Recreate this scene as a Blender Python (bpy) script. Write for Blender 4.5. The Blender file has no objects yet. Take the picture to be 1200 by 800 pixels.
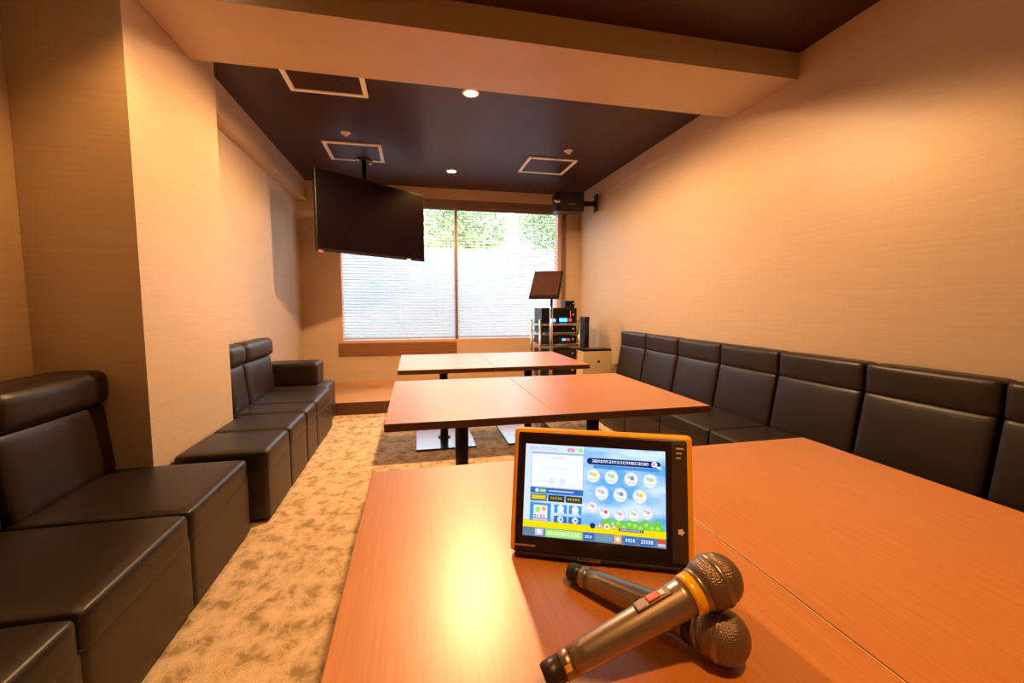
import bpy, bmesh, math, random
from mathutils import Vector, Matrix, Euler
random.seed(7)
sc = bpy.context.scene
COL = sc.collection
R = math.radians

# ------------------------------------------------------------------ camera
cam_d = bpy.data.cameras.new('camera'); cam = bpy.data.objects.new('camera', cam_d); COL.objects.link(cam)
cam_d.sensor_width = 36; cam_d.lens = 15.3; cam_d.clip_start = 0.01
right_ = Vector((0.97567774, -0.21920982, 0.0)); up_ = Vector((0.01862967, 0.0829185, 0.99638218)); back_ = Vector((-0.21841676, -0.97214792, 0.08498554))
M = Matrix((right_, up_, back_)).transposed().to_4x4(); M.translation = Vector((0, 0, 1.19))
cam.matrix_world = M
sc.camera = cam
# ------------------------------------------------------------------ light and exposure
sc.view_settings.view_transform = 'Standard'; sc.view_settings.look = 'None'
sc.view_settings.gamma = 1; sc.view_settings.use_curve_mapping = False
sc.view_settings.exposure = 0.45
sc.cycles.use_denoising = True
sc.cycles.max_bounces = 9; sc.cycles.diffuse_bounces = 6; sc.cycles.glossy_bounces = 4
sc.cycles.transparent_max_bounces = 12
sc.cycles.sample_clamp_indirect = 8
SKY = 5.9
LAMP = (1.0, 0.56, 0.25); LAMP_WARM = (1.0, 0.46, 0.12)
POW = dict(window=290.0, rear=110.0, near=105.0, left=42.0, right=22.0, back=3.0)
w = bpy.data.worlds.new('world'); sc.world = w; w.use_nodes = True
w.node_tree.nodes['Background'].inputs[0].default_value = (0.92, 0.94, 1.0, 1); w.node_tree.nodes['Background'].inputs[1].default_value = SKY
pl = bpy.data.lights.new('window_daylight', 'AREA'); pl.shape = 'RECTANGLE'; pl.size = 3.0; pl.size_y = 1.9; pl.cycles.is_portal = True
po = bpy.data.objects.new('window_daylight', pl); po.location = (0.57, 6.45, 1.62); po.rotation_euler = (R(-90), 0, 0); COL.objects.link(po)

# ------------------------------------------------------------------ materials
def mat(name, col, rough=0.5, metal=0.0, spec=0.5, emit=None, es=1.0, coat=0.0):
    m = bpy.data.materials.new(name); m.use_nodes = True
    b = m.node_tree.nodes['Principled BSDF']
    b.inputs['Base Color'].default_value = (*col, 1); b.inputs['Roughness'].default_value = rough
    b.inputs['Metallic'].default_value = metal; b.inputs['Specular IOR Level'].default_value = spec
    b.inputs['Coat Weight'].default_value = coat; b.inputs['Coat Roughness'].default_value = 0.33; b.inputs['Coat IOR'].default_value = 1.5
    if emit:
        b.inputs['Emission Color'].default_value = (*emit, 1); b.inputs['Emission Strength'].default_value = es
    return m
def noisy(name, c1, c2, scale=(1, 1, 1), nscale=5, detail=5, rough=0.5, spec=0.5, bump=0.0, bdist=0.002, lo=0.35, hi=0.65, dist=0.0, metal=0.0, bscale=None, coat=0.0, c3=None):
    m = mat(name, c1, rough, metal, spec, coat=coat); nt = m.node_tree; N = nt.nodes; L = nt.links; b = N['Principled BSDF']
    tc = N.new('ShaderNodeTexCoord'); mp = N.new('ShaderNodeMapping'); mp.inputs['Scale'].default_value = scale
    L.new(tc.outputs['Object'], mp.inputs['Vector'])
    no = N.new('ShaderNodeTexNoise'); no.inputs['Scale'].default_value = nscale; no.inputs['Detail'].default_value = detail; no.inputs['Distortion'].default_value = dist
    if name.startswith('carpet'): no.inputs['Roughness'].default_value = 0.68
    L.new(mp.outputs[0], no.inputs['Vector'])
    cr = N.new('ShaderNodeValToRGB'); e = cr.color_ramp.elements
    e[0].position = lo; e[0].color = (*c1, 1); e[1].position = hi; e[1].color = (*c2, 1)
    if c3: k = e.new((lo + hi) / 2); k.color = (*c3, 1)
    L.new(no.outputs['Fac'], cr.inputs[0]); L.new(cr.outputs[0], b.inputs['Base Color'])
    if bump:
        bu = N.new('ShaderNodeBump'); bu.inputs['Strength'].default_value = bump; bu.inputs['Distance'].default_value = bdist
        if bscale:
            n2 = N.new('ShaderNodeTexNoise'); n2.inputs['Scale'].default_value = bscale; n2.inputs['Detail'].default_value = 3
            L.new(tc.outputs['Object'], n2.inputs['Vector']); L.new(n2.outputs['Fac'], bu.inputs['Height'])
        else: L.new(no.outputs['Fac'], bu.inputs['Height'])
        L.new(bu.outputs[0], b.inputs['Normal'])
    return m
m_wall = noisy('wall_veneer_paper', (0.56, 0.435, 0.31), (0.60, 0.47, 0.34), (0.5, 0.5, 14), 5, 6, rough=0.42, spec=0.35, bump=0.06, bdist=0.001)
m_ceil = noisy('ceiling_dark', (0.045, 0.019, 0.019), (0.055, 0.024, 0.024), (1, 1, 1), 3, rough=0.42, spec=0.2)
m_carpet = noisy('carpet_mottled', (0.38, 0.27, 0.13), (0.78, 0.60, 0.40), (1.25, 1, 1), 10, 15, rough=0.95, spec=0.1, bump=0.7, bdist=0.006, bscale=220, lo=0.38, hi=0.60, dist=0.25, c3=(0.66, 0.49, 0.30))
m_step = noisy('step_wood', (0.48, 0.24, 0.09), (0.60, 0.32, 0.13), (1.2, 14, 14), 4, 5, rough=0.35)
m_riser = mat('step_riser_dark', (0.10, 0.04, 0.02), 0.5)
m_table = noisy('table_wood', (0.50, 0.176, 0.031), (0.57, 0.212, 0.043), (34, 1.1, 34), 5, 8, rough=0.45, spec=0.4, bump=0.03, bdist=0.0004, coat=1.0)
m_tedge = mat('table_edge_band', (0.16, 0.075, 0.03), 0.4)
m_seam = mat('table_edge_light', (0.75, 0.55, 0.32), 0.4)
m_pole = mat('black_powder_coat', (0.016, 0.010, 0.010), 0.35)
m_steel = mat('polished_steel_plate', (0.72, 0.70, 0.70), 0.16, 1.0)
m_leather = noisy('dark_leather', (0.016, 0.009, 0.006), (0.020, 0.012, 0.008), (1, 1, 1), 30, rough=0.40, spec=0.42, bump=0.25, bdist=0.0008, bscale=350)
m_leather2 = noisy('dark_leather_base', (0.032, 0.019, 0.011), (0.040, 0.024, 0.015), (1, 1, 1), 20, rough=0.45, spec=0.5)
m_white = mat('white_plastic', (0.90, 0.90, 0.90), 0.4)
m_black = mat('black_plastic', (0.008, 0.005, 0.006), 0.33, spec=0.35)
m_blackm = mat('black_matte', (0.012, 0.009, 0.010), 0.75)
m_tvscreen = mat('tv_screen', (0.004, 0.001, 0.003), 0.35, spec=0.08)
m_frame = mat('window_frame_brown', (0.20, 0.115, 0.085), 0.4)
m_frame2 = mat('window_frame_pale', (0.62, 0.42, 0.34), 0.4)
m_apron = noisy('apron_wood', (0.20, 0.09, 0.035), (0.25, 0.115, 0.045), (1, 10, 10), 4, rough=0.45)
m_chrome = mat('chrome', (0.70, 0.68, 0.66), 0.22, 1.0)
m_lens = mat('lamp_lens', (1, 0.9, 0.7), 0.4, emit=(1.0, 0.72, 0.36), es=22)
m_ring = mat('lamp_ring', (0.60, 0.50, 0.42), 0.35)
m_orange = mat('orange_rubber', (1.0, 0.47, 0.005), 0.45)
m_mic = mat('mic_metallic_brown', (0.34, 0.265, 0.235), 0.34, 0.8)
m_micd = mat('mic_dark', (0.03, 0.022, 0.022), 0.4, 0.2)
m_gold = mat('mic_ring_gold', (1.0, 0.50, 0.01), 0.3, 0.1)
m_red = mat('red_switch', (0.85, 0.06, 0.02), 0.4)
m_cream = mat('cream_plastic', (0.72, 0.56, 0.34), 0.45)
m_blueled = mat('blue_led', (0.05, 0.2, 1), 0.4, emit=(0.03, 0.25, 1.0), es=6)
m_redled = mat('red_led', (1, 0.05, 0.05), 0.4, emit=(1.0, 0.03, 0.05), es=3)
m_orled = mat('orange_led', (1, 0.4, 0.1), 0.4, emit=(1.0, 0.45, 0.12), es=2)
m_fence = noisy('fence_panel_pale', (0.27, 0.32, 0.39), (0.32, 0.37, 0.44), (1, 1, 1), 2, rough=0.7)
m_ground = noisy('ground_paving', (0.42, 0.42, 0.42), (0.50, 0.50, 0.49), (1, 1, 1), 4, rough=0.9)
m_leaf = noisy('leaf_green', (0.16, 0.30, 0.08), (0.55, 0.68, 0.32), (1, 1, 1), 2.5, rough=0.6)
m_bark = mat('bark', (0.2, 0.13, 0.08), 0.9)
# mesh grille of the microphones: fine bump grid
m_grille = mat('mic_grille', (0.24, 0.17, 0.14), 0.4, 0.7)
nt = m_grille.node_tree; vo = nt.nodes.new('ShaderNodeTexVoronoi'); vo.inputs['Scale'].default_value = 380; vo.inputs['Randomness'].default_value = 0
tc = nt.nodes.new('ShaderNodeTexCoord'); bu = nt.nodes.new('ShaderNodeBump'); bu.inputs['Strength'].default_value = 1; bu.inputs['Distance'].default_value = 0.0010
nt.links.new(tc.outputs['Object'], vo.inputs['Vector']); nt.links.new(vo.outputs['Distance'], bu.inputs['Height']); nt.links.new(bu.outputs[0], nt.nodes['Principled BSDF'].inputs['Normal'])
# blind slats: partly translucent white
m_slat = bpy.data.materials.new('blind_slat'); m_slat.use_nodes = True; nt = m_slat.node_tree
b = nt.nodes['Principled BSDF']; b.inputs['Base Color'].default_value = (0.60, 0.63, 0.68, 1); b.inputs['Roughness'].default_value = 0.45
tr = nt.nodes.new('ShaderNodeBsdfTranslucent'); tr.inputs[0].default_value = (0.50, 0.56, 0.66, 1); mx = nt.nodes.new('ShaderNodeMixShader'); mx.inputs[0].default_value = 0.45
nt.links.new(b.outputs[0], mx.inputs[1]); nt.links.new(tr.outputs[0], mx.inputs[2]); nt.links.new(mx.outputs[0], nt.nodes['Material Output'].inputs[0])
# glass
m_glass = bpy.data.materials.new('window_glass'); m_glass.use_nodes = True; nt = m_glass.node_tree
nt.nodes.remove(nt.nodes['Principled BSDF']); t = nt.nodes.new('ShaderNodeBsdfTransparent'); t.inputs[0].default_value = (0.93, 0.96, 0.96, 1)
g = nt.nodes.new('ShaderNodeBsdfGlossy'); g.inputs['Roughness'].default_value = 0.02; mx = nt.nodes.new('ShaderNodeMixShader'); mx.inputs[0].default_value = 0.06
nt.links.new(t.outputs[0], mx.inputs[1]); nt.links.new(g.outputs[0], mx.inputs[2]); nt.links.new(mx.outputs[0], nt.nodes['Material Output'].inputs[0])

# ------------------------------------------------------------------ helpers
def box(bm, lo, hi, bev=0.0, seg=2, mi=0, mtx=None):
    r = bmesh.ops.create_cube(bm, size=1.0); vs = r['verts']
    c = [(lo[i] + hi[i]) / 2 for i in range(3)]; s = [abs(hi[i] - lo[i]) for i in range(3)]
    for v in vs: v.co = Vector((v.co.x * s[0] + c[0], v.co.y * s[1] + c[1], v.co.z * s[2] + c[2]))
    fs = set(f for v in vs for f in v.link_faces)
    if bev > 0:
        es = list(set(e for v in vs for e in v.link_edges))
        rr = bmesh.ops.bevel(bm, geom=es, offset=bev, segments=seg, profile=0.5, affect='EDGES')
        vs = set(v for v in rr['verts']) | set(v for v in vs if v.is_valid); fs = set(f for v in vs for f in v.link_faces)
    for f in fs: f.material_index = mi
    if mtx is not None:
        for v in set(vs): v.co = mtx @ v.co
    return list(vs)
def cushion(bm, lo, hi, rad=0.03, bulge=(0, 0, 0), n=10, mi=0):
    """rounded box with a slight crown on each pair of faces"""
    c = Vector([(lo[i] + hi[i]) / 2 for i in range(3)]); h = Vector([(hi[i] - lo[i]) / 2 for i in range(3)])
    t = bmesh.new(); bmesh.ops.create_cube(t, size=2.0)
    bmesh.ops.subdivide_edges(t, edges=t.edges[:], cuts=n, use_grid_fill=True)
    def sq(a, hh):   # crowd the rows towards the edges
        k = math.sin(a * math.pi / 2); return k * hh
    idx = {}
    for v in t.verts:
        u = v.co.copy(); p = Vector([sq(u[i], h[i]) for i in range(3)])
        inner = Vector([max(-(h[i] - rad), min(h[i] - rad, p[i])) for i in range(3)])
        d = p - inner
        if d.length > 1e-9: p = inner + d.normalized() * rad
        for i in range(3):
            if abs(u[i]) > 0.999 and bulge[i]:
                j, k = [q for q in range(3) if q != i]
                p[i] += math.copysign(bulge[i], u[i]) * (1 - (p[j] / h[j]) ** 4) * (1 - (p[k] / h[k]) ** 4)
        idx[v] = bm.verts.new(p + c)
    for f in t.faces:
        q = bm.faces.new([idx[v] for v in f.verts]); q.smooth = True; q.material_index = mi
    t.free()
def tube(bm, p0, p1, r0, r1=None, n=16, mi=0, cap=True):
    p0 = Vector(p0); p1 = Vector(p1); r1 = r0 if r1 is None else r1
    d = (p1 - p0); z = d.normalized(); x = z.orthogonal().normalized(); y = z.cross(x)
    a = [bm.verts.new(p0 + (x * math.cos(2 * math.pi * i / n) + y * math.sin(2 * math.pi * i / n)) * r0) for i in range(n)]
    b = [bm.verts.new(p1 + (x * math.cos(2 * math.pi * i / n) + y * math.sin(2 * math.pi * i / n)) * r1) for i in range(n)]
    for i in range(n):
        f = bm.faces.new([a[i], a[(i + 1) % n], b[(i + 1) % n], b[i]]); f.smooth = True; f.material_index = mi
    if cap:
        bm.faces.new(a[::-1]).material_index = mi; bm.faces.new(b).material_index = mi
def lathe(bm, prof, n=32, mi=0, axis='Z', mtx=None):
    rings = []
    for (r, z) in prof:
        if r < 1e-6: rings.append([bm.verts.new((0, 0, z))])
        else: rings.append([bm.verts.new((r * math.cos(2 * math.pi * i / n), r * math.sin(2 * math.pi * i / n), z)) for i in range(n)])
    for a, b in zip(rings, rings[1:]):
        for i in range(n):
            q = [a[i % len(a)], a[(i + 1) % len(a)], b[(i + 1) % len(b)], b[i % len(b)]]
            u = []
            for v in q:
                if v not in u: u.append(v)
            if len(u) > 2:
                f = bm.faces.new(u); f.smooth = True; f.material_index = mi
    if mtx is not None:
        for r in rings:
            for v in r: v.co = mtx @ v.co
def obj(name, bm, m, parent=None, loc=None, smooth=None):
    me = bpy.data.meshes.new(name); bmesh.ops.recalc_face_normals(bm, faces=bm.faces[:]); bm.to_mesh(me); bm.free()
    for mm in (m if isinstance(m, (list, tuple)) else [m]): me.materials.append(mm)
    if smooth: 
        for p in me.polygons: p.use_smooth = True
    o = bpy.data.objects.new(name, me); COL.objects.link(o)
    if parent: o.parent = parent
    if loc: o.location = loc
    return o
def tag(o, label, cat, group=None):
    o['label'] = label; o['category'] = cat
    if group: o['group'] = group
    return o
def thing(name, label, cat, loc=(0, 0, 0), rz=0.0, group=None):
    o = bpy.data.objects.new(name, None); COL.objects.link(o); o.empty_display_size = 0.1
    o.location = loc; o.rotation_euler = (0, 0, rz)
    return tag(o, label, cat, group)
def struct(name, bm, m, parent=None):
    o = obj(name, bm, m, parent)
    if not parent: o['kind'] = 'structure'
    return o
def sbox(name, lo, hi, m, bev=0, parent=None):
    bm = bmesh.new(); box(bm, lo, hi, bev); return struct(name, bm, m, parent)
def pbox(name, lo, hi, m, parent, bev=0.003, seg=2, mtx=None):
    bm = bmesh.new(); box(bm, lo, hi, bev, seg, mtx=mtx); return obj(name, bm, m, parent)
def dup(root, loc, rz=0.0, label=None, group=None):
    r = root.copy(); COL.objects.link(r); r.location = loc; r.rotation_euler = (0, 0, rz)
    if label: r['label'] = label
    if group: r['group'] = group
    for ch in list(root.children):
        c = ch.copy(); COL.objects.link(c); c.parent = r
        for g_ in list(ch.children):
            d = g_.copy(); COL.objects.link(d); d.parent = c
    return r

# ------------------------------------------------------------------ the room
XL, XN, XR, YF, YB, H = -1.44, -1.70, 2.42, 6.20, -2.4, 2.78
T = 0.12
sbox('floor', (XN - T, YB - T, -0.1), (XR + T, YF + 0.5, 0), m_carpet)
sbox('ceiling', (XN - T, YB - T, H), (XR + T, YF + 0.5, H + 0.1), m_ceil)
sbox('wall_right', (XR, YB - T, 0), (XR + T, YF + 0.5, H), m_wall)
bm = bmesh.new(); box(bm, (XN - T, YB - T, 0), (XN, 2.6, H)); box(bm, (XN - T, 2.6, 0), (XL, YF + 0.5, H)); struct('wall_left', bm, m_wall)
sbox('wall_pillar', (XN + 0.001, 2.40, 0), (-1.255, 3.36, H - 0.001), m_wall)
sbox('wall_back', (XN, YB - T, 0), (XR, YB, H), m_wall)
# far wall around the window opening
WX0, WX1, WZ0, WZ1 = -0.98, 2.13, 0.66, 2.64
bm = bmesh.new()
box(bm, (XL, YF, 0), (WX0, YF + 0.2, H)); box(bm, (WX1, YF, 0), (XR, YF + 0.2, H))
box(bm, (WX0, YF, 0), (WX1, YF + 0.2, WZ0)); box(bm, (WX0, YF, WZ1), (WX1, YF + 0.2, H))
struct('wall_far', bm, m_wall)
sbox('trim_1', (XL + 0.19, 2.44, 2.62), (XR, 3.03, H), m_wall)             # cross beam
sbox('trim_2', (XL, 3.36, 2.54), (XL + 0.105, YF, H), m_wall)              # side soffit, left
sbox('trim_3', (XR - 0.03, 3.03, 2.62), (XR, YF, H), m_wall)               # side soffit, right
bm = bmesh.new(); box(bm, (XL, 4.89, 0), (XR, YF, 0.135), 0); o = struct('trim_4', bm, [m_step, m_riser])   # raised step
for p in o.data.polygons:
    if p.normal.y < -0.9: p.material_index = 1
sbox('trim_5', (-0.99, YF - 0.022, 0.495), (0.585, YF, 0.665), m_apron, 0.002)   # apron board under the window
sbox('trim_6', (2.14, YF - 0.02, 0.135), (2.20, YF, 2.70), m_frame, 0.002)
# window
win = bmesh.new(); fw = 0.045
for lo, hi in (((WX0, YF + 0.0, WZ0), (WX0 + fw, YF + .16, WZ1)), ((WX1 - fw, YF, WZ0), (WX1, YF + .16, WZ1)), ((WX0 + fw, YF, WZ0), (WX1 - fw, YF + .16, WZ0 + 0.04))):
    box(win, lo, hi, 0.003)
wo = struct('window_1', win, m_frame2)
bm = bmesh.new(); box(bm, (WX0 + fw, YF + .02, WZ1 - 0.10), (WX1 - fw, YF + .16, WZ1), 0.003); obj('window_head', bm, m_frame, wo)
bm = bmesh.new(); box(bm, (0.575, YF + .005, WZ0 + 0.04), (0.61, YF + .15, WZ1 - .1), 0.003); obj('mullion', bm, m_frame, wo)
for x0, x1 in ((WX0 + fw, 0.575), (0.61, WX1 - fw)):
    bm = bmesh.new(); box(bm, (x0, YF + .130, WZ0 + .04), (x1, YF + .136, WZ1 - .1)); obj('pane', bm, m_glass, wo)
# blinds, one on each side of the mullion
def blind(x0, x1, label):
    t = thing('venetian_blind', label, 'blind', ((x0 + x1) / 2, YF + 0.07, WZ0 + 0.05), 0, 'white venetian blinds')
    h = (x1 - x0) / 2 - 0.006; top = WZ1 - .1 - (WZ0 + .05) - 0.002
    bm = bmesh.new(); z = 0.035; ang = R(-24)
    while z < top - 0.05:
        prev = None
        for k in range(5):
            a = (k / 4 - .5) * 0.046; y = a * math.cos(ang); zz = z - a * math.sin(ang) + 0.0035 * (1 - (k / 2 - 1) ** 2)
            cur = [bm.verts.new((-h, y, zz)), bm.verts.new((h, y, zz))]
            if prev: f = bm.faces.new([prev[0], prev[1], cur[1], cur[0]]); f.smooth = True
            prev = cur
        z += 0.041
    obj('slats', bm, m_slat, t)
    pbox('head_rail', (-h, -.025, top - .035), (h, .025, top), m_frame, t)
    pbox('bottom_rail', (-h, -.022, 0.002), (h, .022, .020), m_slat, t)
    for x in (-h * .72, 0, h * .72):
        bm = bmesh.new(); tube(bm, (x, -.024, 0.02), (x, -.024, top - .03), 0.0012, n=6); obj('ladder_cord', bm, m_white, t)
    return t
blind(WX0 + fw, 0.575, 'left white venetian blind, partly behind the hanging television')
blind(0.61, WX1 - fw, 'right white venetian blind, behind the tilted monitor and rack')

# ------------------------------------------------------------------ outside
sbox('ground_outside', (-9, 6.75, -0.3), (11, 16, -0.15), m_ground)
bm = bmesh.new(); box(bm, (-6, 8.6, -0.15), (8, 8.66, 2.28), 0.005)
f = obj('garden_fence', bm, m_fence); tag(f, 'pale blue grey fence panel outside beyond the window', 'fence')
def tree(x, y, hgt, rad, label):
    t = thing('leafy_tree', label, 'tree', (x, y, -0.15), 0, 'trees beyond the window')
    bm = bmesh.new(); tube(bm, (0, 0, 0), (0.05, 0, hgt - 0.3), 0.09, 0.05, 10); obj('trunk', bm, m_bark, t)
    bm = bmesh.new(); c = Vector((0, 0, hgt))
    for i in range(5200):
        d = Vector((random.gauss(0, 1), random.gauss(0, 1), random.gauss(0, 1))).normalized() * (random.random() ** 0.4)
        p = c + Vector((d.x * rad, d.y * rad * .6, d.z * rad * .8)); s = random.uniform(.035, .075)
        a = Vector((random.gauss(0, 1), random.gauss(0, 1), random.gauss(0, 1))).normalized(); b_ = a.orthogonal().normalized()
        bm.faces.new([bm.verts.new(p + a * s), bm.verts.new(p + b_ * s * .5), bm.verts.new(p - a * s), bm.verts.new(p - b_ * s * .5)])
    obj('foliage', bm, m_leaf, t)
tree(-1.1, 10.4, 3.3, 1.12, 'leafy green tree above the fence, seen by the television edge')
tree(1.2, 10.4, 3.0, 1.12, 'leafy green tree above the fence just right of the window mullion')
tree(3.5, 10.4, 3.3, 1.12, 'leafy green tree above the fence behind the right edge of the blind')

# ------------------------------------------------------------------ ceiling things
def vent(x0, x1, y0, y1, label):
    t = thing('ceiling_air_vent', label, 'air vent', ((x0 + x1) / 2, (y0 + y1) / 2, H), 0, 'square white framed ceiling vents')
    a, b_ = (x1 - x0) / 2, (y1 - y0) / 2; s = .035
    bm = bmesh.new()
    box(bm, (-a, -b_, -.014), (-a + s, b_, 0.0), .002); box(bm, (a - s, -b_, -.014), (a, b_, 0.0), .002)
    box(bm, (-a + s, -b_, -.014), (a - s, -b_ + s, 0.0), .002); box(bm, (-a + s, b_ - s, -.014), (a - s, b_, 0.0), .002)
    obj('frame', bm, m_white, t)
    bm = bmesh.new(); box(bm, (-a + s, -b_ + s, -.006), (a - s, b_ - s, 0.0)); obj('panel', bm, m_ceil, t)
vent(-.86, -.31, 3.10, 3.65, 'ceiling vent nearest the beam, its front edge hidden by it')
vent(-.85, -.29, 4.68, 5.22, 'ceiling vent above the hanging television')
vent(1.24, 1.80, 4.68, 5.22, 'ceiling vent on the right side before the wall speaker')
def downlight(x, y, power, label, size=95, r=.05, z=H, col=LAMP_WARM, blend=.6):
    t = thing('recessed_downlight', label, 'ceiling light', (x, y, z), 0, 'recessed ceiling downlights')
    bm = bmesh.new(); lathe(bm, [(r, -0.001), (r, -.006), (r + .012, -.008), (r + .018, -.001)], 28); obj('trim_ring', bm, m_ring, t)
    bm = bmesh.new(); lathe(bm, [(0, -.003), (r, -.003), (r, -.001), (0, -.001)], 28); obj('lens', bm, m_lens, t)
    l = bpy.data.lights.new('downlight_beam', 'SPOT'); l.energy = power; l.color = col; l.spot_size = R(size); l.spot_blend = blend; l.shadow_soft_size = .05
    lo = bpy.data.objects.new('downlight_beam', l); COL.objects.link(lo); lo.parent = t; lo.location = (0, 0, -.03)
    return t
downlight(.45, 3.42, POW['window'], 'brightly glowing downlight close behind the cross beam', 176, col=LAMP, blend=.3)
downlight(.47, 5.40, POW['rear'], 'small glowing downlight nearest the window', 140)
downlight(.50, 0.05, POW['near'], 'added fill downlight overhead for the nearest table, out of frame', 86)  # added fill lamp, brightens the tabletop and the tablet and microphone fronts
downlight(.2, -1.3, POW['back'], 'unseen dim downlight assumed behind the camera position', 150)  # unseen lamp, assumed behind the camera and kept dim
downlight(-.92, 2.12, POW['left'], 'downlight above the near left sofa before the pillar, out of frame overhead', 108)
downlight(1.85, 1.60, POW['right'], 'downlight close to the right wall before the beam, out of frame overhead', 92)
def sensor(x, y, label):
    t = thing('smoke_detector', label, 'detector', (x, y, H), 0, 'small round ceiling fittings')
    bm = bmesh.new(); lathe(bm, [(0, -.03), (.018, -.028), (.028, -.012), (.03, 0)], 20); obj('cap', bm, m_ring, t)
    bm = bmesh.new(); lathe(bm, [(.03, -.004), (.046, -.003), (.046, 0), (.03, 0)], 20); obj('base_ring', bm, m_white, t)
sensor(-.59, 4.44, 'small round ceiling fitting above the television vent')
sensor(1.60, 4.44, 'small round ceiling fitting beside the right ceiling vent')

# ------------------------------------------------------------------ sofas
def sofa_module(name, label, L, depth, back, loc, rz, group, bt=.15, soft=.035, lean=.035, roll=-.008, srad=.024):
    t = thing(name, label, 'sofa', loc, rz, group)
    g = .003; y0, y1 = -L / 2 + g, L / 2 - g; xf, xr = depth / 2, -depth / 2     # local +x = front
    bm = bmesh.new(); cushion(bm, (xr, y0, .015), (xf - .001, y1, .30), .010, (0, 0, 0), 6); obj('base', bm, m_leather2, t)
    bm = bmesh.new(); cushion(bm, (xr, y0, .283), (xf, y1, .40), srad, (.002, 0, .006), 12)
    for v in bm.verts:
        if v.co.z < .31: v.co.z = .283 + (v.co.z - .283) * .5
    obj('seat_cushion', bm, m_leather, t)
    for sx in (xf - .06, xr + .06):
        for sy in (y0 + .05, y1 - .05):
            bm = bmesh.new(); lathe(bm, [(0, 0), (.018, 0), (.02, .018), (0, .018)], 14); obj('foot', bm, m_black, t, (sx, sy, 0))
    if back:
        bm = bmesh.new(); cushion(bm, (xr, y0 + .004, .39), (xr + bt, y1 - .004, .735), soft, (.008, 0, 0), 12)
        for v in bm.verts:
            k = (v.co.z - .39) / .35; 
            if v.co.x > xr + bt * .5: v.co.x -= lean * k
        obj('backrest', bm, m_leather, t)
        bm = bmesh.new(); cushion(bm, (xr, y0, .725), (xr + bt + roll, y1, .885), min(.05, soft * 1.35), (.006, 0, .003), 12); obj('head_roll', bm, m_leather, t)
    return t
# left, near group (three modules against the wall in front of the pillar)
names = ['near left sofa module beside the wall pillar', 'second near left sofa module, in front of the pillar-side one', 'nearest left sofa module at the lower left corner']
ys = [2.43, 1.83, 1.27, .70]
prev = None
for i in range(3):
    L = ys[i] - ys[i + 1]; dpt = .78 if i < 1 else .78
    sofa_module('sofa_module', 'dark leather ' + names[i], L, .80, True, (-1.65 + .40, (ys[i] + ys[i + 1]) / 2, 0), 0, 'near left sofa modules', .245)
# left, far group
ys = [2.53, 2.97, 3.42]
sofa_module('ottoman_module', 'backless dark leather seat block in front of the pillar, nearest of the far left row', .44, .45, False, (-.78 - .235, 2.75, 0), 0, 'far left sofa modules')
sofa_module('ottoman_module', 'backless dark leather seat block in front of the pillar, second of the far left row', .43, .45, False, (-.78 - .235, 3.195, 0), 0, 'far left sofa modules')
sofa_module('sofa_module', 'dark leather sofa module with backrest just past the pillar, narrow', .33, .63, True, (-.78 - .325, 3.587, 0), 0, 'far left sofa modules', .15)
sofa_module('sofa_module', 'dark leather sofa module with backrest beside the armrest block', .665, .63, True, (-.78 - .325, 4.09, 0), 0, 'far left sofa modules', .15)
t = thing('armrest_module', 'dark leather sofa end block with a thick raised armrest by the step', 'sofa', (-1.17, 4.645, 0), 0)
bm = bmesh.new(); cushion(bm, (-.25, -.205, .015), (.34, .215, .395), .02, (0, 0, .002), 8); obj('base', bm, m_leather2, t)
bm = bmesh.new(); cushion(bm, (-.26, -.10, .39), (.235, .215, .615), .03, (0, 0, .004), 10); obj('armrest', bm, m_leather, t)
# right row
words = ['seventh and farthest, by the cream bin', 'sixth, second from the far end', 'fifth, third from the far end', 'fourth, in the middle of the row', 'third from the near end, right of the tablet', 'second from the near end', 'nearest one, cut by the right frame edge']
y = 4.565
for i in range(7):
    sofa_module('sofa_module', 'dark leather right wall sofa module, ' + words[i], .553, .61, True, (XR - .315, y - .2765, 0), math.pi, 'right wall sofa modules', .17, .016, .055, -.055, .016)
    y -= .553

# ------------------------------------------------------------------ tables
def table(label, x0, x1, y0, y1, seam=0, src=None):
    cx, cy = (x0 + x1) / 2, (y0 + y1) / 2; a, b_ = (x1 - x0) / 2 - .0015, (y1 - y0) / 2
    t = thing('pedestal_table', label, 'table', (cx, cy, 0), 0, 'wood topped pedestal tables')
    bm = bmesh.new(); box(bm, (-a, -b_, .665), (a, b_, .70), .0025, 2, mi=1)
    for f in bm.faces:
        f.material_index = 0 if f.normal.z > .9 else 1
    obj('tabletop', bm, [m_table, m_tedge], t)
    if seam:
        bm = bmesh.new(); box(bm, (a - .0008, -b_ + .003, .6990), (a + .0015, b_ - .003, .7006)); obj('edge_strip', bm, m_seam, t)
    bm = bmesh.new(); lathe(bm, [(0, 0.018), (.036, 0.018), (.036, .66), (0, .66)], 28); obj('pole', bm, m_pole, t)
    bm = bmesh.new(); box(bm, (-.17, -.03, .640), (.17, .03, .665), .003); box(bm, (-.03, -.25, .640), (.03, .25, .665), .003); obj('support_arms', bm, m_pole, t)
    bm = bmesh.new(); box(bm, (-.245, -.30, 0.0), (.245, .30, .016), .002); 
    for f in bm.faces: f.material_index = 0 if f.normal.z > .9 else 1
    obj('base_plate', bm, [m_steel, m_pole], t)
    bm = bmesh.new(); lathe(bm, [(.036, .016), (.055, .016), (.052, .024), (.036, .03)], 28); obj('collar', bm, m_pole, t)
    return t
rows = [(.28, 1.302, 'nearest row, carrying the tablet and microphones', 'nearest row, beside the tablet on the sofa side'),
        (1.82, 2.85, 'middle row, aisle side left half', 'middle row, sofa side right half'),
        (3.31, 4.33, 'farthest row, left half near the step', 'farthest row, right half before the rack')]
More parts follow.
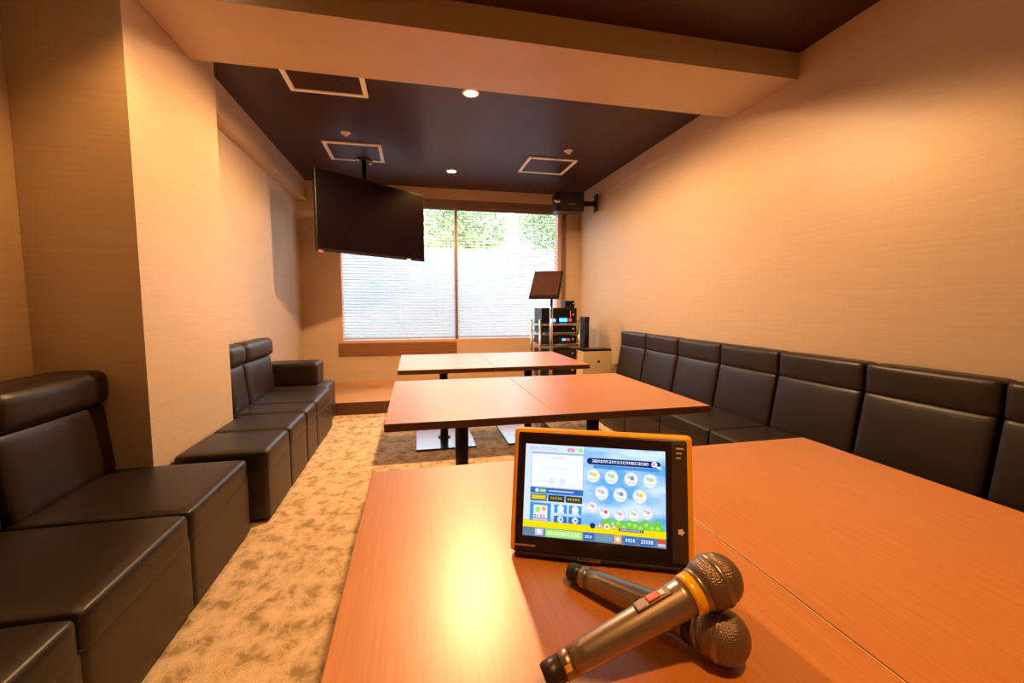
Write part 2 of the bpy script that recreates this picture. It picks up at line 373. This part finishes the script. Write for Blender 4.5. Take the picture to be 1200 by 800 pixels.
for y0, y1, la, lb in rows:
    table('wood topped pedestal table, ' + la, -.13, .615, y0, y1, 1)
    table('wood topped pedestal table, ' + lb, .617, 1.40, y0, y1)

# ------------------------------------------------------------------ television
tv = thing('hanging_television', 'large black flat television hanging from the ceiling at left of the window', 'television', (-.385, 5.08, 0), math.atan2(.94, 1.055))
W2, z0, z1 = .705, 1.92, 2.71
z0, z1 = 1.715, 2.515
bm = bmesh.new(); box(bm, (-W2, 0, z0), (W2, .035, z1), .006, 3); box(bm, (-W2 * .7, .035, z0 + .12), (W2 * .7, .07, z1 - .15), .012, 2); obj('cabinet', bm, m_black, tv)
pbox('screen', (-W2 + .015, -.003, z0 + .03), (W2 - .015, .001, z1 - .015), m_tvscreen, tv, .001)
pbox('standby_light', (-W2 + .02, -.006, z0 - .012), (-W2 + .06, .004, z0 + .004), m_redled, tv, .002)
pbox('status_light', (W2 - .28, -.006, z0 - .004), (W2 - .23, .004, z0 + .012), m_orled, tv, .002)
bm = bmesh.new(); tube(bm, (-.02, .16, 2.1), (-.02, .16, H), .026); obj('ceiling_pole', bm, m_black, tv)
bm = bmesh.new(); box(bm, (-.10, .06, 1.98), (.06, .19, 2.24), .006); obj('wall_bracket', bm, m_black, tv)
bm = bmesh.new(); lathe(bm, [(0, H - .02), (.085, H - .02), (.09, H), (0, H)], 28, mtx=Matrix.Translation((-.02, .16, 0))); obj('ceiling_plate', bm, m_black, tv)
for sx in (-.10, .06):
    bm = bmesh.new(); lathe(bm, [(0, H - .036), (.016, H - .036), (.018, H - .02), (0, H - .02)], 12, mtx=Matrix.Translation((sx, .16, 0))); obj('bolt_cap', bm, m_white, tv)

# ------------------------------------------------------------------ wall speaker
sp = thing('wall_speaker', 'black box speaker mounted high in the right corner by the window', 'speaker', (1.99, 5.52, 2.51), R(-6))
bm = bmesh.new(); box(bm, (-.19, -.10, -.125), (.19, .12, .115), .012, 3); obj('cabinet', bm, m_black, sp)
bm = bmesh.new(); box(bm, (-.13, -.112, -.11), (.18, -.098, .10), .006, 2); obj('grille', bm, m_blackm, sp)
pbox('badge', (-.02, -.116, -.045), (.07, -.111, -.03), m_chrome, sp, .001)
bm = bmesh.new(); lathe(bm, [(0, -.02), (.045, -.012), (.06, 0), (0, .005)], 24, mtx=Matrix.Translation((-.165, -.095, .02)) @ Matrix.Rotation(R(60), 4, 'X')); obj('tweeter', bm, m_chrome, sp)
bm = bmesh.new(); box(bm, (.18, .0, -.03), (.40, .04, .03), .004); box(bm, (.372, -.045, -.10), (.39, .085, .12), .004); obj('bracket', bm, m_black, sp)

# ------------------------------------------------------------------ karaoke equipment rack
rk = thing('equipment_trolley', 'chrome wire trolley rack standing on the step in the right corner', 'rack', (1.76, 5.33, .135))
RW, RD = .255, .20
for sx in (-1, 1):
    for sy in (-1, 1):
        bm = bmesh.new(); tube(bm, (sx * RW, sy * RD, .03), (sx * RW, sy * RD, .86), .014, n=12); obj('post', bm, m_chrome, rk)
        bm = bmesh.new(); tube(bm, (sx * RW - .012, sy * RD, .026), (sx * RW + .012, sy * RD, .026), .026, n=16); obj('caster', bm, m_black, rk)
for z in (.12, .34, .545, .69, .80):
    bm = bmesh.new(); box(bm, (-RW, -RD, z), (RW, RD, z + .012), .002)
    box(bm, (-RW, -RD - .012, z - .008), (RW, -RD, z + .02), .003); box(bm, (-RW, RD, z - .008), (RW, RD + .012, z + .02), .003); obj('shelf', bm, m_chrome, rk)
def gear(name, label, lo, hi, leds, grp='karaoke machines on the rack'):
    c = ((lo[0] + hi[0]) / 2, (lo[1] + hi[1]) / 2, lo[2]); a = (hi[0] - lo[0]) / 2; d = (hi[1] - lo[1]) / 2; h = hi[2] - lo[2]
    t = thing(name, label, 'audio equipment', c, 0, grp)
    pbox('case', (-a, -d, .006), (a, d, h), m_black, t, .006)
    pbox('front_panel', (-a + .01, -d - .006, .012), (a - .01, -d + .002, h - .01), m_blackm, t, .003)
    for sx in (-1, 1): pbox('foot', (sx * a * .8 - .015, -d + .02, 0), (sx * a * .8 + .015, d - .02, .008), m_black, t, .001)
    for (x, z, w_, hh, m_) in leds: pbox('display' if w_ > .05 else 'indicator', (x - w_ / 2, -d - .012, z - hh / 2), (x + w_ / 2, -d - .004, z + hh / 2), m_, t, .002)
    bm = bmesh.new(); lathe(bm, [(0, -.02), (.014, -.02), (.016, 0), (0, 0)], 16, mtx=Matrix.Translation((a * .75, -d - .004, h * .6)) @ Matrix.Rotation(R(-90), 4, 'X')); obj('knob', bm, m_chrome, t)
S0 = .135
gear('karaoke_amplifier', 'black karaoke machine with bright blue display on top of the trolley rack', (1.53, 5.15, S0 + .812), (1.99, 5.48, S0 + 1.01), [(.05, .05, .10, .04, m_blueled), (-.07, .045, .035, .035, m_blueled), (.14, .12, .012, .09, m_chrome), (.14, .05, .03, .03, m_redled)])
gear('player_deck', 'black player box on the second shelf of the trolley rack', (1.53, 5.15, S0 + .702), (1.99, 5.48, S0 + .785), [(-.12, .045, .05, .01, m_chrome)])
gear('tuner_deck', 'black box with blue and red lights on the middle shelf of the rack', (1.53, 5.15, S0 + .557), (1.99, 5.48, S0 + .665), [(.06, .06, .045, .02, m_blueled), (.115, .06, .03, .02, m_redled)])
gear('power_deck', 'black box on the lower shelf of the trolley rack', (1.53, 5.15, S0 + .352), (1.99, 5.48, S0 + .50), [(-.1, .05, .02, .01, m_chrome)])
gear('drawer_deck', 'black box on the lowest shelf of the trolley rack', (1.53, 5.15, S0 + .132), (1.99, 5.48, S0 + .30), [(-.1, .05, .02, .01, m_chrome)])
gear('stacked_speaker_box', 'small upright black box on top of the rack machine at the right', (1.86, 5.22, S0 + 1.01), (1.985, 5.40, S0 + 1.10), [(0, .03, .01, .01, m_chrome)])
# monitor on its own stand in front of the rack
ms = thing('monitor_stand', 'tilted dark monitor on a tall pole before the window', 'monitor', (1.60, 4.98, .135))
bm = bmesh.new(); tube(bm, (0, 0, .012), (0, 0, 1.18), .02, n=16); obj('pole', bm, m_chrome, ms)
bm = bmesh.new(); lathe(bm, [(0, 0), (.15, 0), (.15, .008), (.03, .02), (0, .02)], 32); obj('base', bm, m_black, ms)
mt = Matrix.Translation((-.08, -.06, 1.283)) @ Matrix.Rotation(-.461, 4, 'Z') @ Matrix.Rotation(-.861, 4, 'X')
pbox('monitor_panel', (-.174, -.018, -.245), (.174, .018, .245), m_black, ms, .008, 3, mtx=mt)
pbox('monitor_screen', (-.155, -.0215, -.215), (.155, -.017, .225), mat('monitor_glass', (.06, .03, .03), .18), ms, .001, 1, mtx=mt)
bm = bmesh.new(); box(bm, (-.05, .012, -.06), (.05, .05, .06), .006, 2, mtx=mt); tube(bm, (0, 0, 1.15), (-.05, -.035, 1.245), .013, n=12); obj('bracket', bm, m_black, ms)

# cream bin and black upright case
bn = thing('waste_bin', 'cream bin with dark rim standing between rack and right sofa', 'bin', (2.06, 4.76, 0))
bm = bmesh.new(); vs = box(bm, (-.195, -.10, 0), (.195, .10, .655), .012, 3)
for v in bm.verts:
    k = 1 - .10 * v.co.z / .655; v.co.x *= k; v.co.y *= k
obj('body', bm, m_cream, bn)
pbox('rim', (-.178, -.092, .652), (.178, .092, .675), m_black, bn, .004)
bm = bmesh.new(); lathe(bm, [(0, -.004), (.014, -.004), (.015, 0), (0, 0)], 20, mtx=Matrix.Translation((.02, -.092, .53)) @ Matrix.Rotation(R(-90), 4, 'X')); obj('badge', bm, m_black, bn)
uc = thing('equipment_case', 'narrow black upright case standing in the corner right of the rack', 'case', (2.22, 5.46, .135))
pbox('case', (-.03, -.10, 0), (.03, .10, .88), m_blackm, uc, .01)
pbox('top_cap', (-.032, -.102, .87), (.032, .102, .89), m_black, uc, .006)
pbox('side_handle', (-.01, -.12, .55), (.01, -.098, .68), m_black, uc, .004)

# ------------------------------------------------------------------ touch tablet
tb = thing('karaoke_tablet', 'touch screen karaoke tablet in an orange case standing on the table', 'tablet', (.173, .795, .70), R(-23.3))
TW, TH = .324, .226
tm = Matrix.Translation((0, 0, .0085)) @ Matrix.Rotation(R(-14.5), 4, 'X') @ Matrix.Scale(1.062, 4)          # local: x width, z up the screen, -y towards viewer
def tp(name, x0, x1, z0_, z1_, y0, y1, m_, bev=.002, seg=2, parent=None):
    bm = bmesh.new(); box(bm, (x0, y0, z0_), (x1, y1, z1_), bev, seg, mtx=tm); return obj(name, bm, m_, parent or tb)
bm = bmesh.new(); box(bm, (0, .0, 0), (TW, .024, TH), .0095, 4, mtx=tm); obj('orange_bumper', bm, m_orange, tb, smooth=False)
bez = tp('bezel', .008, TW - .0095, .002, TH - .008, -.003, .020, mat('bezel_black', (.022, .012, .010), .16), .006, 4)
sx0, sx1, sz0, sz1 = .024, .276, .032, .196
tp('side_strip', TW - .038, TW - .0115, .010, TH - .014, -.0045, -.002, mat('strip_brown', (.06, .04, .035), .25), .001)
m_mark = mat('white_print', (.75, .65, .55), .4)
for k, ww in enumerate((.013, .010, .008)): tp('indicator_mark', TW - .030, TW - .030 + ww, TH - .025 - k * .008, TH - .0225 - k * .008, -.0052, -.0042, m_mark, .0003, 1)
bm = bmesh.new(); n = 10
ring = [((.006 if i % 2 == 0 else .0042) * math.cos(i * math.pi / 5), (.006 if i % 2 == 0 else .0042) * math.sin(i * math.pi / 5)) for i in range(10)]
fr = [bm.verts.new(tm @ Vector((TW - .0235 + a, -.0058, .062 + b_))) for a, b_ in ring]; bk = [bm.verts.new(tm @ Vector((TW - .0235 + a, -.0042, .062 + b_))) for a, b_ in ring]
bm.faces.new(fr); bm.faces.new(bk[::-1])
for i in range(10): bm.faces.new([fr[i], bk[i], bk[(i + 1) % 10], fr[(i + 1) % 10]])
obj('home_button', bm, m_white, tb)
tp('maker_mark', .010, .048, .0135, .0165, -.0036, -.0028, mat('mark_copper', (.45, .25, .15), .4), .0002, 1)
tp('lower_lip', .012, TW - .012, -.002, .004, -.006, .010, m_micd, .002)
tp('lip_tab', .125, .165, -.0015, .0045, -.0075, -.005, m_chrome, .001)  # small chrome tab on the lower lip
# dock body below and behind
bm = bmesh.new(); prof = [(.006, 0.0), (.008, .012), (.034, .014), (.062, .125), (.074, .12), (.105, 0.0)]
a = [bm.verts.new((.010, y_, z_)) for y_, z_ in prof]; b2 = [bm.verts.new((TW - .012, y_, z_)) for y_, z_ in prof]
bm.faces.new(a); bm.faces.new(b2[::-1])
for i in range(len(prof)): bm.faces.new([a[i], b2[i], b2[(i + 1) % len(prof)], a[(i + 1) % len(prof)]])
obj('dock', bm, m_micd, tb)
# the picture on the screen: one mesh of flat coloured patches that glow
cols = {}; pal = []
def em(name, c, s=1.0):
    m = mat('screen_' + name, (0, 0, 0), .15, emit=c, es=.74); cols[name] = len(pal); pal.append(m)
sk = mat('screen_sky', (0, 0, 0), .15, emit=(.3, .6, 1), es=.74); nt = sk.node_tree
tc = nt.nodes.new('ShaderNodeTexCoord'); mp = nt.nodes.new('ShaderNodeMapping'); mp.inputs['Scale'].default_value = (9, 9, 26); no = nt.nodes.new('ShaderNodeTexNoise'); no.inputs['Scale'].default_value = 1; no.inputs['Detail'].default_value = 4
cr = nt.nodes.new('ShaderNodeValToRGB'); cr.color_ramp.elements[0].position = .40; cr.color_ramp.elements[0].color = (.13, .46, .95, 1); cr.color_ramp.elements[1].position = .62; cr.color_ramp.elements[1].color = (.70, .90, 1.0, 1)
nt.links.new(tc.outputs['Object'], mp.inputs[0]); nt.links.new(mp.outputs[0], no.inputs['Vector']); nt.links.new(no.outputs['Fac'], cr.inputs[0]); nt.links.new(cr.outputs[0], nt.nodes['Principled BSDF'].inputs['Emission Color'])
cols['sky'] = 0; pal.append(sk)
for nme, c in dict(white=(.95, .97, 1), pale=(.72, .86, .98), blue=(.03, .16, .55), mid=(.06, .32, .80), navy=(.01, .025, .16), yellow=(1, .78, .0), green=(.20, .62, .08), lime=(.42, .85, .15), pink=(.9, .35, .6), red=(.85, .06, .03), orange=(1, .42, .10), slate=(.14, .24, .36), dark=(.05, .045, .03), teal=(.18, .35, .42), grey=(.55, .60, .66), gold=(.75, .52, .05), lilac=(.62, .60, .92)).items(): em(nme, c)
sb = bmesh.new()
def P(u, v, lay): return tm @ Vector((sx0 + u * (sx1 - sx0), -.0034 - lay * .00012, sz1 - v * (sz1 - sz0)))
def rq(u0, u1, v0, v1, c, lay=1, sl=0.0):
    f = sb.faces.new([sb.verts.new(P(u0, v0, lay)), sb.verts.new(P(u0 + sl, v1, lay)), sb.verts.new(P(u1 + sl, v1, lay)), sb.verts.new(P(u1, v0, lay))]); f.material_index = cols[c]
def dc(u, v, r, c, lay=2, ky=1.0, n=20):
    asp = (sx1 - sx0) / (sz1 - sz0)
    f = sb.faces.new([sb.verts.new(P(u + r * math.cos(2 * math.pi * i / n), v - ky * asp * r * math.sin(2 * math.pi * i / n), lay)) for i in range(n)]); f.material_index = cols[c]
def glyphs(u0, u1, v0, v1, c, lay, pitch=.016):
    rg = random.Random(int(u0 * 977 + v0 * 313)); u = u0
    while u < u1 - pitch * .6:
        w_ = pitch * rg.uniform(.55, .8); h_ = (v1 - v0)
        k = rg.randint(0, 3); tck = h_ * .24
        rq(u, u + w_, v0, v0 + tck, c, lay)
        if k != 1: rq(u, u + w_, v1 - tck, v1, c, lay)
        if k != 0: rq(u, u + w_ * .28, v0, v1, c, lay)
        if k != 2: rq(u + w_ * .7, u + w_, v0, v1, c, lay)
        u += pitch
rq(0, 1, 0, 1, 'sky', 0)
rq(0, .43, 0, .085, 'pale', 1); glyphs(.03, .10, .03, .058, 'pink', 2); glyphs(.11, .24, .032, .06, 'grey', 2); rq(.31, .365, .025, .065, 'pink', 2); dc(.405, .045, .014, 'lime', 2)
for r_, c in ((.43, 'white'),): rq(.0, .045, .085, .83, 'pale', 1)
rq(.045, .43, .095, .475, 'grey', 1); rq(.05, .425, .105, .465, 'white', 2)
glyphs(.2, .28, .135, .15, 'grey', 3, .012); dc(.20, .40, .022, 'pale', 3); dc(.28, .40, .022, 'pale', 3); glyphs(.10, .16, .39, .41, 'pale', 3); glyphs(.14, .34, .25, .262, 'pale', 3, .02)
rq(.045, .43, .475, .535, 'blue', 2); dc(.095, .505, .013, 'white', 3); rq(.115, .16, .49, .522, 'lime', 3); rq(.18, .36, .497, .512, 'lilac', 3)
for k, c in enumerate(('gold', 'dark', 'dark')):
    u0 = .05 + k * .128; rq(u0, u0 + .118, .548, .618, 'dark', 1); rq(u0 + .006, u0 + .112, .556, .605, 'gold' if k == 0 else 'dark', 2); glyphs(u0 + .015, u0 + .105, .568, .592, 'yellow' if k == 0 else 'gold', 3, .018)
rq(.05, .20, .64, .83, 'mid', 3); rq(.075, .175, .665, .80, 'white', 4); dc(.105, .715, .02, 'lime', 5); dc(.15, .70, .016, 'orange', 5); glyphs(.08, .17, .765, .80, 'red', 5, .022); rq(.07, .18, .805, .835, 'grey', 5)
for k in range(2):
    u0 = .225 + k * .105; rq(u0, u0 + .092, .645, .735, 'mid', 3); dc(u0 + .046, .685, .024, 'white', 4); rq(u0 + .022, u0 + .07, .715, .74, 'pale', 5)
    rq(u0, u0 + .092, .765, .835, 'blue', 3); dc(u0 + .046, .80, .022, 'pale', 4); dc(u0 + .05, .80, .009, 'mid', 5)
# meadow, yellow band and lower bar
for i in range(16): dc(.575 + i * .026, .81 - .025 * math.sin(i * 1.9), .026 + .006 * (i % 3), 'green', 1)
for i in range(9): dc(.64 + i * .038, .80 - .02 * math.sin(i * 2.3), .013, 'lime', 2)
rq(0, 1, .835, .905, 'yellow', 2)
for k, c in enumerate(('navy', 'pink', 'white', 'orange')): dc(.50 + k * .05, .835 - (k > 0) * .005, .019, c, 3 + k % 2); 
for k in range(3): dc(.55 + k * .05, .83, .008, 'white' if k != 1 else 'red', 5)
rq(.68, .85, .836, .866, 'navy', 4); glyphs(.69, .84, .842, .86, 'white', 5, .014)
rq(0, 1, .905, 1, 'slate', 3); rq(.09, .15, .915, .985, 'lilac', 4); dc(.12, .945, .016, 'white', 5)
rq(.165, .43, .912, .992, 'lime', 4); glyphs(.18, .42, .935, .968, 'white', 5, .024)
rq(.44, .51, .915, .988, 'blue', 4); glyphs(.45, .50, .94, .965, 'white', 5, .016); rq(.52, .64, .915, .985, 'teal', 4)
rq(.65, .70, .91, .99, 'orange', 4); dc(.675, .95, .014, 'pale', 5)
for u0, u1 in ((.715, .805), (.818, .925)):
    rq(u0 + .015, u1 - .015, .914, .99, 'blue', 4); dc(u0 + .02, .952, .0245, 'blue', 4); dc(u1 - .02, .952, .0245, 'blue', 4); glyphs(u0 + .014, u1 - .012, .934, .968, 'white', 5, .017)
rq(.945, .995, .915, .955, 'red', 4); rq(.945, .995, .955, .985, 'grey', 4)
# search bar and bubbles
rq(.475, .945, .115, .185, 'navy', 2); dc(.475, .150, .0228, 'navy', 2); dc(.945, .150, .0228, 'navy', 2); glyphs(.49, .89, .133, .162, 'white', 3, .02)
dc(.925, .146, .020, 'white', 4); dc(.921, .144, .011, 'pink', 5); rq(.935, .965, .165, .19, 'white', 4, .012)
rq(.50, .96, .19, .225, 'mid', 1)
def bubble(u, v, r, kind):
    dc(u, v, r, 'lilac', 2); dc(u, v, r * .93, 'pale', 3); dc(u, v + .01, r * .8, 'white', 4)
    cc = ['yellow', 'lime', 'teal', 'lime', 'grey', 'teal', 'yellow', 'pink', 'red', 'pink', 'lime', 'pink'][kind]
    dc(u + r * .15, v - .01, r * .30, cc, 5); dc(u - r * .3, v - .02, r * .24, 'lilac', 6)
    glyphs(u - r * .6, u + r * .6, v + r * .62, v + r * 1.0, 'grey', 6, .012)
for i, (u, v) in enumerate(((.50, .305), (.628, .31), (.765, .315), (.895, .32), (.56, .485), (.69, .49), (.825, .49))): bubble(u, v, .050, i)
for i, (u, v) in enumerate(((.495, .64), (.585, .69), (.685, .70), (.785, .69), (.875, .66))): bubble(u, v, .040, 7 + i)
scr = obj('screen', sb, pal, tb)

# ------------------------------------------------------------------ microphones
def microphone(label, tail, head, lit_ring, spin):
    tail = Vector(tail); head = Vector(head); d = (head - tail); Lh = d.length; z = d.normalized()
    x = (Vector((0, 0, 1)) - z * z.z).normalized(); y = z.cross(x)
    t = thing('microphone', label, 'microphone', tail, 0, 'wireless handheld microphones')
    rot = Matrix((x, y, z)).transposed().to_4x4() @ Matrix.Rotation(spin, 4, 'Z')
    HR = .0345; b0 = Lh - .028
    def part(name, prof, m_, n=36): bm = bmesh.new(); lathe(bm, prof, n, mtx=rot); return obj(name, bm, m_, t)
    part('tail_cap', [(0, 0), (.0135, 0), (.0160, .004), (.0165, .026), (.0, .026)], m_micd)
    part('tail_ring', [(.0160, .026), (.0178, .027), (.0178, .038), (.0165, .039)], m_mic)
    part('body', [(.0, .0385), (.0172, .0385), (.0190, .06), (.0215, b0 * .62), (.0245, b0 - .028), (.0255, b0 - .020), (0, b0 - .02)], m_mic)
    part('collar_ring', [(.0, b0 - .0199), (.0262, b0 - .0199), (.0272, b0 - .0155), (.0276, b0 - .0055), (.0, b0 - .0055)], m_gold if lit_ring else m_micd)
    part('collar', [(0, b0 - .0054), (.0278, b0 - .0054), (.0296, b0 + .002), (0, b0 + .002)], m_mic)
    g0 = [(0, b0 + .0021), (.0295, b0 + .0021), (.0335, b0 + .012), (HR, Lh - .004)]
    g1 = [(HR * 1.02, Lh + .004)] + [(HR * math.cos(a_), Lh + .004 + HR * .92 * math.sin(a_)) for a_ in [R(q) for q in (12, 24, 36, 48, 60, 72, 82)]] + [(0, Lh + .004 + HR * .92)]
    part('grille', g0 + [(HR * 1.0, Lh - .0035)] + [(HR * 1.0, Lh + .0035)] + g1[1:], m_grille)
    part('grille_band', [(HR * .99, Lh - .004), (HR * 1.045, Lh - .003), (HR * 1.045, Lh + .003), (HR * .99, Lh + .004)], m_mic)
    # switch plate and slide switch on the upper side
    bm = bmesh.new(); c = b0 * .72; box(bm, (.0208, -.0085, c - .028), (.0250, .0085, c + .026), .002, 2, mtx=rot @ Matrix.Rotation(R(0), 4, 'Z')); sw = obj('switch_plate', bm, mat('switch_plate_brown', (.16, .11, .09), .4, .5), t)
    bm = bmesh.new(); box(bm, (.0245, -.0055, c - .009), (.0272, .0055, c + .009), .001, 2, mtx=rot); obj('switch', bm, m_red if lit_ring else m_micd, sw)
    bm = bmesh.new(); box(bm, (.0245, -.0045, c + .010), (.0262, .0045, c + .017), .001, 2, mtx=rot); obj('switch_slot', bm, m_white if lit_ring else m_micd, sw)
    bm = bmesh.new(); box(bm, (.0150, -.004, .028), (.0185, .004, .036), .0008, 1, mtx=rot @ Matrix.Rotation(R(60), 4, 'Z')); obj('tail_mark', bm, m_gold if lit_ring else m_chrome, t)
    return t
microphone('microphone lying underneath, pointing away to the tablet, plain dark collar', (.262, .695, .7185), (.405, .485, .7362), False, R(70))
microphone('microphone lying on top of the other one, yellow collar ring and red switch', (.152, .492, .7195), (.402, .500, .807), True, R(0))
